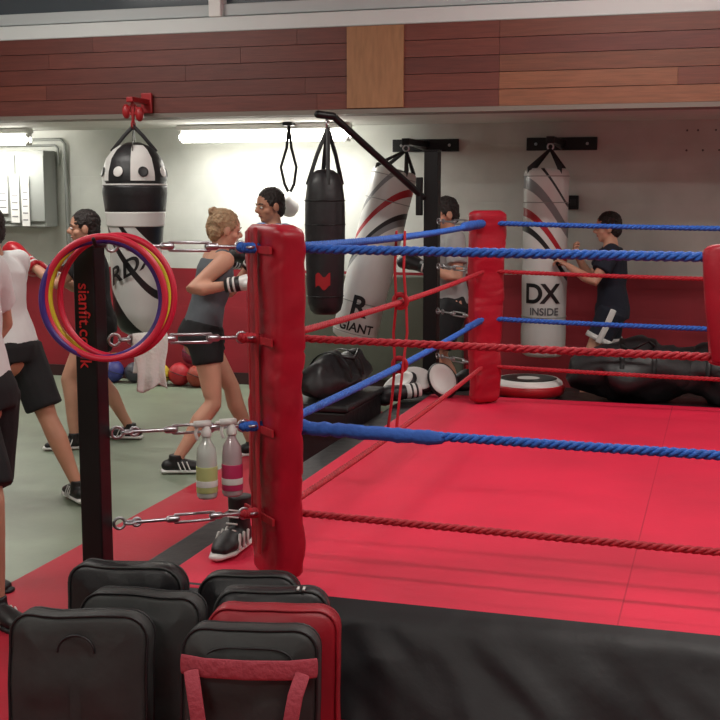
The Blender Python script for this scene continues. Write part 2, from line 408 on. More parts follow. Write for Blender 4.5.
# turnbuckles
def turnbuckle(p0,p1):
    p0=V(p0);p1=V(p1);d=(p1-p0);L=d.length;n=d/L;u=V((0,0,1));w=n.cross(u)
    P=lambda t:p0+n*(L*t)
    g=Geo()
    g.torus(P(.06),w,.018,.005); g.torus(P(.125),u,.017,.005)
    g.tube([P(.16),P(.42)],.006); g.torus(P(.17),w,.013,.005)
    for s in (-1,1): g.tube([P(.40),P(.42)+u*.013*s,P(.68)+u*.013*s,P(.70)],.005)
    g.tube([P(.38),P(.43)],.012); g.tube([P(.67),P(.72)],.012)
    g.tube([P(.66),P(.86)],.006); g.torus(P(.885),w,.017,.005); g.torus(P(.945),u,.017,.005)
    g.obj('turnbuckle',m_chrome,ring)
for i,h in enumerate(HS):
    turnbuckle((-1.86,3.37,h+.018),(-1.47,3.70,h+.004))
    turnbuckle((-1.83,7.81,h),(-1.46,7.45,h))
    turnbuckle((2.68,3.38,h),(2.29,3.70,h)); turnbuckle((2.68,7.81,h),(2.29,7.45,h))
for i,h in enumerate(HS):
    wrap((-1.52,3.66,h+.004),(-1.46,3.71,h),.017,m_ropeb if i%2==0 else m_roper,seed=i)

# ------------------------------------------------------------------ gallows arm (bolted to the ring post) + black bag
Geo().tube([(-1.92,7.8,1.62),(-2.36,7.24,2.12)],(.022)).obj('gallows_arm',m_steel,ring)
Geo().tube([(-2.36,7.24,2.12),(-2.44,7.18,2.13)],(.024)).obj('gallows_arm_tip',m_steel,ring)
Geo().bb(-1.96,-1.92,7.76,7.81,1.5,1.75).obj('gallows_clamp',m_steel,ring,bevel=.006)
bb=grp('black_punch_bag',(-2.42,7.24,1.4))
bx,by=-2.41,7.22
Geo().torus((-2.39,7.21,2.075),(1,0,0),.022,.006).obj('ring',m_chrome,bb)
Geo().lathe([(.02,.88),(.07,.885),(.098,.91),(.112,.96),(.118,1.08),(.124,1.25),(.128,1.45),(.125,1.6),(.113,1.70),(.09,1.765),(.05,1.79),(.02,1.795)],M=Matrix.Translation((bx,by,0))).obj('body',m_blk,bb)
g=Geo(); n=16
for j in range(5):
    for i in range(n+1):
        a=-1.75+.75*i/n; z=1.06+.08*j/4+.015*math.sin(i*.5); g.v.append(V((bx+.1265*math.cos(a),by+.1265*math.sin(a),z)))
for j in range(4):
    for i in range(n): q=j*(n+1)+i; g.f.append((q,q+1,q+n+2,q+n+1))
g.obj('red_print',mat('bag_red_panel',(150,20,28),.45),bb)
g=Geo()
for a in range(4):
    an=a*math.pi/2+.5
    g.tube([(bx+.11*math.cos(an),by+.11*math.sin(an),1.70),(bx+.06*math.cos(an)+.01,by+.06*math.sin(an),1.88),(bx+.02,by,2.05)],[(.014,.003)]*3)
g.obj('straps',m_blk,bb)
for z in (1.6,1.45,1.0): Geo().torus((bx,by,z),(0,0,1),.127 if z>1.1 else .115,.004).obj('seam',m_steel,bb)

# ------------------------------------------------------------------ long bags on wall brackets
def bracket(x,ylen,h):
    e=grp('wall_bag_bracket',(x,9.5,h))
    Geo().bb(x-.275,x+.275,9.575,9.6,h-.05,h+.05).obj('plate',m_steel,e,bevel=.004)
    Geo().bb(x-.03,x+.03,9.6-ylen,9.58,h-.02,h+.03).obj('arm',m_steel,e,bevel=.004)
    Geo().tube([(x,9.57,h-.03),(x,9.6-ylen*.6,h-.01)],.015).obj('brace',m_steel,e)
    g=Geo()
    for s in (-.2,.2): g.ell((x+s,9.57,h),(.012,.01,.012))
    g.obj('bolts',m_chrome,e)
    Geo().torus((x,9.62-ylen,h-.045),(0,1,0),.022,.006).obj('hook',m_chrome,e)
bracket(-2.34,.66,2.03); bracket(-1.245,.66,2.03)
def longbag(name,top,bot,r,material,hook,letters):
    top=V(top);bot=V(bot);e=grp(name,(top+bot)/2)
    ax=(top-bot); L=ax.length; zz=ax/L; yy=V((0,1,0)); xx=yy.cross(zz).normalized(); yy=zz.cross(xx)
    M=Matrix(((xx.x,yy.x,zz.x,bot.x),(xx.y,yy.y,zz.y,bot.y),(xx.z,yy.z,zz.z,bot.z),(0,0,0,1)))
    prof=[(r*.3,0),(r*.8,.004),(r*.95,.02),(r,.05)]+[(r*(1+.015*math.sin(k*2.1)),.05+(L-.1)*k/10) for k in range(1,10)]+[(r,L-.05),(r*.95,L-.02),(r*.8,L-.003),(r*.3,L)]
    Geo().lathe(prof,n=36).obj('body',material,e,M=M)
    for z in (.06,.3,L-.25,L-.06): Geo().torus((0,0,z),(0,0,1),r*1.0,.0035,n=36).obj('seam',m_cab,e,M=M)
    g=Geo(); hk=V(hook)
    for a in range(4):
        an=a*math.pi/2+.785; p=M@V((r*.9*math.cos(an),r*.9*math.sin(an),L-.12)); q=M@V((r*.93*math.cos(an),r*.93*math.sin(an),L))
        g.tube([p,q,hk.lerp(q,.15),hk],[(.018,.003),(.018,.003),(.012,.003),(.01,.003)])
    g.obj('hanging_straps',m_blk,e)
    for body,size,m,zc,phi in letters:
        R=r+.005
        text(body,size,m,e,lambda x,y:M@V((R*math.sin(x/R+phi),-R*math.cos(x/R+phi),zc+y)),off=size*.025)
W_=(202,203,200); K_=(26,26,28); R_=(160,22,36); GR=(120,122,124)
m_print=mat('print_black',(20,20,22),.4); m_printr=mat('print_red',(170,22,34),.4); m_printg=mat('print_grey',(90,90,94),.4)
m_bagA=bandmat('bag_print_a',[(0,W_),(.52,W_),(.58,K_),(.615,W_),(.66,R_),(.70,W_),(.80,GR),(.86,W_),(.95,K_),(.97,W_)],kx=1.1,kx2=3,zs=.7,z0=0)
m_bagB=bandmat('bag_print_b',[(0,W_),(.52,W_),(.54,GR),(.58,K_),(.61,W_),(.70,R_),(.745,W_),(.86,GR),(.9,W_)],kx=-1.3,kx2=2,zs=.7,z0=0)
longbag('white_punch_bag',(-1.265,8.93,1.83),(-1.265,8.93,.44),.165,m_bagA,(-1.245,8.96,1.97),
   [('X',.20,m_print,.41,.42),('D',.20,m_print,.41,-.35),('INSIDE',.075,m_printg,.32,.15)])
longbag('white_punch_bag',(-2.42,8.96,1.83),(-2.73,8.86,.52),.175,m_bagB,(-2.34,8.97,1.97),
   [('R',.22,m_print,.2,.15),('GIANT',.095,m_print,.08,.24)])

# ------------------------------------------------------------------ teardrop bag
tb=grp('teardrop_punch_bag',(-3.90,7.66,1.4)); tx,ty=-3.90,7.55
T=Matrix.Translation((tx,ty,0))
def tprof(z): # radius by height
    pts=[(.66,.06),(.70,.13),(.8,.165),(1.0,.175),(1.2,.18),(1.35,.185),(1.5,.2),(1.65,.218),(1.78,.215),(1.88,.185),(1.95,.13),(1.99,.06)]
    for (a,ra),(b,rb) in zip(pts,pts[1:]):
        if a<=z<=b: return ra+(rb-ra)*(z-a)/(b-a)
    return .05
def tsec(name,z0,z1,m,o=0,n=10,cap=True):
    Geo().lathe([(tprof(z0+(z1-z0)*k/n)+o,z0+(z1-z0)*k/n) for k in range(n+1)],n=40,M=T).obj(name,m,tb)
m_tb=bandmat('teardrop_print',[(0,K_),(.06,W_),(.22,W_),(.27,K_),(.31,W_),(.40,K_),(.43,W_),(.5,K_),(.52,K_)],kx=1.4,kx2=0,zs=.6,z0=.7)
g=Geo(); g.lathe([(tprof(.66+1.33*k/40),.66+1.33*k/40) for k in range(41)],n=48); g.obj('body',m_tb,tb,M=T)
tsec('belly_band',1.52,1.70,m_blk,.004)
tsec('white_band',1.42,1.52,m_wht,.005); tsec('waist_seam',1.70,1.71,m_wht,.005)
for k in range(8):
    a0=k*math.pi/4+.35; g=Geo(); P=[]
    zs=[1.73+.24*i/8 for i in range(9)]
    for z in zs:
        row=[]
        for j in range(5):
            a=a0+math.pi/4*j/4; r=tprof(z)+.005
            row.append(V((tx+r*math.cos(a),ty+r*math.sin(a),z)))
        P.append(row)
    for row in P: g.v.extend(row)
    for i in range(8):
        for j in range(4):
            q=i*5+j; g.f.append((q,q+1,q+6,q+5))
    g.obj('dome_panel',m_blk if k%2 else m_wht,tb)
for k in range(8):
    a=.35+math.pi/8+k*math.pi/4
    r=tprof(1.79)+.008; c=V((tx+r*math.cos(a),ty+r*math.sin(a),1.79)); nn=V((math.cos(a),math.sin(a),.25)).normalized()
    g=Geo(); u=nn.orthogonal().normalized(); g.ell(c,(.036,.036,.005),(u,nn.cross(u),nn)); g.obj('round_badge',m_wht if k%2 else m_print,tb)
R2=.192
text('RDX',.17,m_print,tb,lambda x,y:V((tx+R2*math.sin(x/R2+.3),ty-R2*math.cos(x/R2+.3),1.10+y+x*.5)),off=.003)
g=Geo()
for a in range(4):
    an=a*math.pi/2+.4; g.tube([(tx+.15*math.cos(an),ty+.15*math.sin(an),1.93),(tx+.06*math.cos(an),ty+.06*math.sin(an),2.04),(tx,ty,2.1)],[(.013,.003)]*3)
g.obj('straps',m_blk,tb)
hg=grp('bag_ceiling_hanger',(tx,7.66,2.25)); m_hr=mat('hanger_red',(150,22,28),.45)
Geo().bb(tx-.04,tx+.04,7.75,7.775,2.2,2.34).obj('plate',m_hr,hg,bevel=.006)
Geo().bb(tx-.025,tx+.025,7.5,7.76,2.26,2.295).obj('arm',m_hr,hg,bevel=.006)
g=Geo(); g.tube([(tx,ty,2.26),(tx,ty,2.12)],.012); g.torus((tx,ty,2.21),(0,1,0),.03,.01); g.ell((tx-.05,ty,2.2),(.03,.03,.05)); g.ell((tx+.05,ty,2.18),(.03,.03,.05)); g.torus((tx,ty,2.11),(1,0,0),.022,.008); g.obj('chain_cluster',m_hr,hg)

# speed ball
sb=grp('speed_ball',(-3.3,9.0,1.6))
Geo().bb(-3.34,-3.26,8.96,9.04,2.17,2.198).obj('plate',m_steel,sb,bevel=.004)
g=Geo(); g.tube([(-3.3,9,2.18),(-3.32,9,2.0),(-3.37,9,1.85),(-3.34,9,1.72),(-3.3,9,1.64)],[(.012,.004)]*5); g.tube([(-3.3,9,2.18),(-3.28,9,2.0),(-3.24,9,1.85),(-3.26,9,1.72),(-3.3,9,1.64)],[(.012,.004)]*5); g.obj('straps',m_steel,sb)
Geo().lathe([(.01,1.46),(.04,1.47),(.07,1.51),(.078,1.55),(.065,1.6),(.03,1.64),(.01,1.66)],M=Matrix.Translation((-3.3,9,0))).obj('bladder',m_wht,sb)

# ------------------------------------------------------------------ hoops, towel, bottles
def hoop(c,nrm,R,m,r=.0098):
    e=grp('hula_hoop',c); Geo().torus(c,nrm,R,r,n=72,m=10).obj('ring',m,e); return e
HC=V((-1.752,3.245,1.336))
hoop(HC+V((.012,-.012,0)),(.10,-1,.10),.182,mat('hoop_red',(205,30,62),.35))
hoop(HC+V((-.026,.016,-.004)),(.34,-1,.06),.182,mat('hoop_yellow',(225,214,60),.35))
hoop(HC+V((-.024,-.036,-.008)),(.45,-1,.1),.176,mat('hoop_purple',(66,44,130),.35))
hoop(HC+V((-.002,-.058,-.002)),(.22,-1,.02),.182,mat('hoop_pink',(212,44,70),.35))
Geo().tube([(-1.86,3.303,1.480),(-1.79,3.26,1.486),(-1.76,3.20,1.490),(-1.76,3.15,1.490),(-1.76,3.14,1.51)],.006).obj('hoop_hook',m_steel,ring)
def tbp(t,h): return V((-1.86,3.37,h)).lerp(V((-1.47,3.70,h)),t)
d=(tbp(1,0)-tbp(0,0)).normalized(); nn=V((d.y,-d.x,0))
tw=grp('towel',tbp(.28,1.05))
def flap(sign,L,w,name,ph,tc=.28):
    g=Geo(); nu,nv=30,24
    for j in range(nv+1):
        for i in range(nu+1):
            s=(i/nu-.5)*w*(1-.15*(j/nv)+.08*math.sin(j*.3)); t=j/nv
            z=1.20-L*t*(1+.06*math.sin(i*.22+ph))+s*.05
            o=.010*math.sin(min(1,t*8)*math.pi/2)+.009*math.sin(i*.42+ph+t*1.5)*t
            g.v.append(tbp(tc,0)+d*s+nn*(sign*o)+V((0,0,z)))
    for j in range(nv):
        for i in range(nu):
            a=j*(nu+1)+i; g.f.append((a,a+1,a+nu+2,a+nu+1))
    o=g.obj(name,mat('towel_white',(224,224,220),.9,bump=.3,scale=120),tw); sm=o.modifiers.new('s','SOLIDIFY'); sm.thickness=.006
flap(1,.18,.11,'front_fold',0); flap(-1,.12,.11,'back_fold',1.5)
def bottle(t,liq,label,cap):
    c=tbp(t,0)+nn*.03; e=grp('spray_bottle',(c.x,c.y,.7)); M=Matrix.Translation((c.x,c.y,.648))
    Geo().lathe([(.01,0),(.03,0),(.034,.008),(.034,.09),(.033,.115),(.033,.135),(.03,.165),(.016,.19),(.013,.2),(.013,.215)],M=M).obj('body',liq,e)
    Geo().lathe([(.0348,.02),(.0352,.022),(.0352,.105),(.0348,.107)],M=M).obj('label',label,e)
    Geo().lathe([(.0356,.04),(.0358,.041),(.0358,.060),(.0356,.061)],M=M).obj('label_stripe',m_wht,e)
    g=Geo(); g.lathe([(.016,.205),(.017,.207),(.017,.225),(.012,.23),(.011,.24)],M=M)
    p=M@V((0,0,.248)); g.box(p+d*-.012,(.055,.018,.02),(d,nn,V((0,0,1)))); g.tube([p-d*.038,p-d*.05],.006)
    g.tube([p-d*.03-V((0,0,.008)),p-d*.036-V((0,0,.03)),p-d*.03-V((0,0,.05))],[(.006,.004)]*3); g.obj('trigger_head',cap,e)
bottle(.62,mat('bottle_clear',(186,194,188),.15,spec=.6,coat=.5),mat('label_yellow',(176,182,120),.5),m_wht)
bottle(.79,mat('bottle_clear_pinkish',(176,160,164),.2,spec=.6,coat=.5),mat('label_pink',(184,44,92),.5),m_wht)

# ------------------------------------------------------------------ gloves
def glove_geo(c,dr,up,s=1.0):
    c=V(c);dr=V(dr).normalized();up=V(up);up=(up-dr*up.dot(dr)).normalized();sd=dr.cross(up)
    g=Geo(); P=lambda a,b,e:c+dr*(a*s)+up*(b*s)+sd*(e*s)
    g.ell(P(.085,.004,0),(.058*s,.082*s,.05*s),(sd,dr,up)); g.ell(P(.12,-.02,0),(.055*s,.055*s,.045*s),(sd,dr,up))
    g.tube([P(-.02,0,0),P(.05,0,0)],[(.046*s,.042*s),(.056*s,.05*s)],side=sd)
    g.tube([P(.03,-.01,.045),P(.08,-.015,.062),P(.115,-.018,.05)],[.022*s,.024*s,.018*s])
    cuff=Geo(); cuff.tube([P(-.10,0,0),P(-.01,0,0)],[(.046*s,.042*s),(.048*s,.045*s)],side=sd,caps='flat')
    st=Geo()
    for q in (-.08,-.05): st.tube([P(q,0,0),P(q+.012,0,0)],[(.0485*s,.0455*s)]*2,side=sd,caps='flat')
    return g,cuff,st
def add_glove(parent,c,dr,up,m1,m2,m3,s=1.0):
    g,cu,st=glove_geo(c,dr,up,s)
    g.obj('glove_fist',m1,parent,remesh=.006,sm=6); cu.obj('glove_cuff',m2,parent,smooth=True); st.obj('cuff_stripes',m3,parent)
def lone_glove(c,dr,up,m1,m2,m3,s=1.0):
    e=grp('boxing_glove',c); add_glove(e,c,dr,up,m1,m2,m3,s)
lone_glove((-1.94,7.40,.375),(-.8,-.5,-.1),(0,0,1),m_blk,m_wht,m_blk,1.1)
lone_glove((-1.70,7.80,.37),(.6,.3,.3),(0,-.4,1),m_blk,m_wht,m_printr,1.2)
# focus mitts: curved oval target pads with a ring print, lying by the far corner
def mitt(c,nrm,rot,mf,mr):
    e=grp('focus_mitt',c); c=V(c); nrm=V(nrm).normalized(); a=nrm.orthogonal().normalized(); b=nrm.cross(a)
    a,b=a*math.cos(rot)+b*math.sin(rot),b*math.cos(rot)-a*math.sin(rot)
    M=Matrix(((a.x,b.x,nrm.x,c.x),(a.y,b.y,nrm.y,c.y),(a.z,b.z,nrm.z,c.z),(0,0,0,1)))@Matrix.Diagonal((.85,1.15,1,1))
    Geo().lathe([(.02,-.03),(.085,-.028),(.108,-.012),(.112,.006),(.10,.024),(.07,.028),(.03,.02),(.01,.018)],n=32).obj('pad_body',m_blk,e,M=M)
    Geo().lathe([(.066,.029),(.07,.031),(.094,.0275),(.098,.025)],n=32).obj('ring_print',mf,e,M=M)
    Geo().lathe([(.002,.021),(.03,.0225),(.034,.0225)],n=24).obj('centre_print',mr,e,M=M)
    Geo().tube([M@V((-.05,0,-.03)),M@V((-.04,0,-.065)),M@V((.04,0,-.065)),M@V((.05,0,-.03))],[(.03,.006)]*4,side=b).obj('hand_strap',m_blk,e)
mitt((-1.90,7.60,.425),(.1,-.75,.65),.3,m_wht,m_printr)
mitt((-1.72,7.56,.435),(.25,-.85,.5),-.4,m_wht,m_printr)
mitt((-2.00,7.52,.40),(-.3,-.6,.75),1.1,m_wht,m_wht)
# boxing boot standing on the ring corner
m_shoe=mat('shoe_black',(18,18,20),.5)
bt=grp('boxing_boot',(-1.70,3.99,.43)); b0=V((-1.69,4.02,.331)); td=V((-.05,-1,0)).normalized(); sdv=V((td.y,-td.x,0)); UP=V((0,0,1))
g=Geo(); g.tube([b0-td*.05+UP*.05,b0+td*.05+UP*.05,b0+td*.11+UP*.043,b0+td*.15+UP*.035],[(.040,.038),(.045,.042),(.05,.032),(.036,.022)],side=sdv)
g.tube([b0-td*.02+UP*.04,b0-td*.02+UP*.11,b0-td*.025+UP*.20],[(.045,.05),(.04,.044),(.046,.05)],caps='flat'); g.obj('upper',m_shoe,bt,remesh=.006,sm=4)
g=Geo(); g.tube([b0-td*.08+UP*.016,b0+td*.05+UP*.016,b0+td*.12+UP*.016,b0+td*.18+UP*.016],[(.038,.014),(.046,.014),(.052,.014),(.030,.012)],side=sdv); g.obj('sole',m_wht,bt)
g=Geo()
for q in (.02,.055,.09):
    for s in (-1,1): g.tube([b0+td*q+sdv*(s*.05)+UP*.03,b0+td*(q-.02)+sdv*(s*.043)+UP*.075],.006,n=8)
for k in range(5): g.tube([b0+td*(.06-k*.012)+UP*(.085+k*.022)-sdv*.02,b0+td*(.06-k*.012)+UP*(.085+k*.022)+sdv*.02],.0035,n=6)
g.obj('stripes_and_laces',m_wht,bt)

# ------------------------------------------------------------------ kick shields
m_rs=mat('strap_red',(168,64,78),.75,bump=.3,scale=60)
m_padrd=mat('shield_red',(146,20,36),.5,bump=.2,scale=12,var=.15)
def shield(x,y,w,h,t,yaw,lean,m,m_edge,straps=False,arc=False,tag=False,roll=0):
    e=grp('kick_shield',(x,y,h/2))
    M=Matrix.Translation((x,y,.016+.02*abs(math.sin(lean))+abs(math.sin(roll))*w*.4))@Matrix.Rotation(yaw,4,'Z')@Matrix.Rotation(-lean,4,'X')@Matrix.Rotation(roll,4,'Y')
    g,ol=cushion(w,h,t,.065,puff=.014)
    sd=x*7+y
    g.obj('cushion',m,e,M=M,fn=lambda p:p+V((.008*noise.noise(V((p.z*6,sd,3))),.016*noise.noise(V((p.x*8,p.z*8,sd))),.010*noise.noise(V((p.x*8,sd,0))))))
    for yy in (-t*.37,t*.37): Geo().loop(ol(.004,yy),.0042,6).obj('piping',m_edge,e,M=M,fn=lambda p:p+V((.008*noise.noise(V((p.z*6,sd,3))),.016*noise.noise(V((p.x*8,p.z*8,sd))),.010*noise.noise(V((p.x*8,sd,0))))))
    if straps:
        f=-t/2-.03
        g=Geo(); g.tube([(-w*.49,f+.03,h*.80),(-w*.3,f-.004,h*.80),(0,f-.014,h*.80),(w*.3,f-.004,h*.80),(w*.49,f+.03,h*.80)],[(.026,.004)]*5,side=(0,0,1))
        g.obj('cross_strap',m_rs,e,M=M)
        g=Geo()
        for s in (-1,1):
            g.tube([(s*w*.40,f-.004,h*.78),(s*w*.36,f-.03,h*.68),(s*w*.32,f-.035,h*.5),(s*w*.32,f-.01,h*.3)],[(.020,.004)]*4,side=(1,0,0))
        g.obj('handles',m_rs,e,M=M)
        g=Geo(); g.loop([(w*.36*math.copysign(abs(math.cos(a))**.4,math.cos(a)),-t/2-.012,h*.5+h*.40*math.copysign(abs(math.sin(a))**.4,math.sin(a))) for a in [2*math.pi*k/48 for k in range(48)]],.003,6); g.obj('stitched_seam',m_blk,e,M=M)
    if arc:
        g=Geo(); g.tube([(.05*math.cos(a)-.0,-t/2-.0105,h*.8+.045*math.sin(a)) for a in [math.pi*k/16 for k in range(17)]],.003,n=6); g.obj('embossed_arc',m_edge,e,M=M)
    if tag:
        g=Geo(); g.bb(w*.22,w*.24,-.04,-.01,h,h+.006); g.bb(w*.27,w*.29,-.04,-.01,h,h+.006); g.obj('tag_marks',m_wht,e,M=M)
YW=math.radians(12)
shield(-1.637,2.77,.39,.49,.10,YW,.10,m_blk2,m_blk,arc=True)
shield(-1.545,2.96,.36,.495,.10,YW*.7,.08,m_blk2,m_blk)
shield(-1.675,3.12,.36,.525,.09,YW*.6,.05,m_blk,m_blk2)
shield(-1.360,3.31,.32,.46,.09,YW,.08,m_blk,m_blk2)
shield(-1.225,3.16,.34,.475,.09,YW*1.2,.08,m_blk,m_blk2,tag=True)
shield(-1.155,2.98,.37,.485,.10,YW,.10,m_padrd,m_padrd)
shield(-1.150,2.80,.365,.49,.10,YW,.12,m_blk2,m_blk,straps=True)

# ------------------------------------------------------------------ storage box & bags & balls
bx_=grp('equipment_bench',(-2.3,7.0,.3))
Geo().bb(-2.42,-2.06,6.55,7.30,.014,.38).obj('box',m_blk,bx_,bevel=.015)
Geo().bb(-2.44,-2.04,6.53,7.32,.38,.42).obj('lid',m_blk,bx_,bevel=.015)
g=Geo(); g.tube([(-2.35,6.53,.25),(-2.35,6.49,.27),(-2.15,6.49,.27),(-2.15,6.53,.25)],.008); g.obj('handle',m_chrome,bx_)
ds=grp('round_strike_shield',(-1.20,7.95,.38))
Mz=Matrix.Translation((-1.215,7.92,.302))
Geo().lathe([(.05,0),(.2,0),(.225,.02),(.235,.06),(.225,.10),(.2,.12),(.05,.122)],n=40,M=Mz).obj('body',m_wht,ds)
Geo().lathe([(.222,.014),(.238,.028),(.242,.055),(.239,.075),(.232,.085)],n=40,M=Mz).obj('red_rim',m_printr,ds)
Geo().lathe([(.05,.121),(.17,.124),(.19,.12),(.19,.118)],n=40,M=Mz).obj('top_ring',m_print,ds)
def holdall(c,L,r,ang,name='sports_holdall'):
    e=grp(name,c); c=V(c); d=V((math.cos(ang),math.sin(ang),0)); s=V((-d.y,d.x,0))
    g=Geo(); N=22; pts=[c+d*(L*(k/N-.5)) for k in range(N+1)]
    g.tube(pts,[(r*(.82+.2*math.sin(math.pi*k/N)),r*(.8+.2*math.sin(math.pi*k/N))) for k in range(N+1)],n=36,side=s)
    def cr(p):
        p=p+V((1,1,1.6))*(.05*noise.noise(p*4.5))+V((1,1,1))*(.02*noise.noise(p*13))
        return V((p.x,p.y,max(p.z,c.z-r*.85)))
    g.obj('body',m_blk,e,fn=cr)
    g=Geo()
    for q in (-.15,.15):
        g.tube([c+d*(q*L*1.2)+s*(r*math.cos(a)*1.03)+V((0,0,r*math.sin(a)*1.05)) for a in [math.pi*k/12 for k in range(13)]],[(.016,.004)]*13,side=d)
    g.tube([c+d*(.18*L)-s*r*.5+V((0,0,r*.9)),c+d*(.1*L)-s*r*.9+V((0,0,r*1.1)),c-d*(.1*L)-s*r*1.0+V((0,0,r*.8)),c-d*(.18*L)-s*r*.5+V((0,0,r*.9))],.01)
    g.obj('carry_straps',m_steel,e)
holdall((-.51,7.95,.485),.56,.21,.1)
holdall((.06,7.97,.475),.52,.20,-.15)
holdall((.66,7.96,.465),.62,.19,.1)
holdall((-2.24,6.92,.545),.50,.14,1.45)
for i,(x,y,z,r,c) in enumerate(((-5.09,9.35,.1,.1,(50,54,120)),(-4.9,9.4,.09,.09,(60,60,70)),(-4.63,9.33,.095,.095,(190,170,60)),(-4.45,9.36,.1,.1,(170,30,40)),(-4.27,9.33,.095,.095,(150,60,44)),(-4.36,9.42,.27,.09,(120,30,60)),(-5.3,9.38,.1,.1,(150,30,40)))):
    e=grp('medicine_ball',(x,y,z)); Geo().ell((x,y,z+.002),(r,r,r),nu=28,nv=18).obj('shell',mat('ball_%d'%i,c,.5,bump=.2,scale=60),e)
    Geo().torus((x,y,z+.002),(.3,.2,1),r*.99,.0035,n=32,m=6).obj('groove',m_blk,e)

# ================================================================== PEOPLE
m_skin=mat('skin',(196,146,122),.55,var=.08,vscale=10)
m_skin2=mat('skin_tan',(184,130,104),.55,var=.08,vscale=10)
m_lip=mat('lips',(160,90,84),.5); m_eye=mat('eye_white',(225,225,222),.3); m_iris=mat('iris',(40,30,26),.3)
m_dkhair=mat('dark_hair',(34,26,24),.6,bump=.8,scale=60,var=.3,vscale=40); m_blond=mat('blond_hair',(160,132,100),.6,bump=.8,scale=60,var=.3,vscale=40)
def ik(a,c,l1,l2,pole):
    d=c-a;L=d.length;mx=(l1+l2)*.998
    if L>mx: c=a+d*(mx/L); d=c-a; L=mx
    x=(l1*l1-l2*l2+L*L)/(2*L);h=math.sqrt(max(0,l1*l1-x*x));n=d/L
    p=pole-n*pole.dot(n); p.normalize()
    return a+n*x+p*h,c
def hand(parent,w,dr,pn,m,s=1.0,right=1,curl=1.2):
    """five-fingered hand; dr = pointing dir, pn = palm normal"""
    dr=dr.normalized(); pn=(pn-dr*pn.dot(dr)).normalized(); sd=dr.cross(pn)*right
    g=Geo(); g.tube([w-dr*.01*s,w+dr*.03*s,w+dr*.08*s],[(.024*s,.018*s),(.036*s,.017*s),(.04*s,.014*s)],side=sd)
    for i,(o,L) in enumerate(((.03,.068),(.01,.078),(-.011,.072),(-.031,.056))):
        p=w+dr*.082*s+sd*(o*s); pts=[p-dr*.02*s,p]; a=0
        for k,fr in enumerate((.45,.32,.23)):
            a+=curl*(.75+.08*i); q=pts[-1]+(dr*math.cos(a)+pn*math.sin(a))*(L*fr*s*1.1); pts.append(q)
        g.tube(pts,[.0095*s,.0092*s,.0088*s,.008*s,.007*s],n=8)
    p=w+dr*.025*s+sd*.026*s
    g.tube([p,p+(dr*.5+sd*.7+pn*.3)*.035*s,p+(dr*.9+sd*.65+pn*.7)*.05*s,p+(dr*1.2+sd*.4+pn*.9)*.055*s],[.013*s,.011*s,.01*s,.008*s],n=8)
    g.obj('hand',m,parent,remesh=.0035,sm=3)
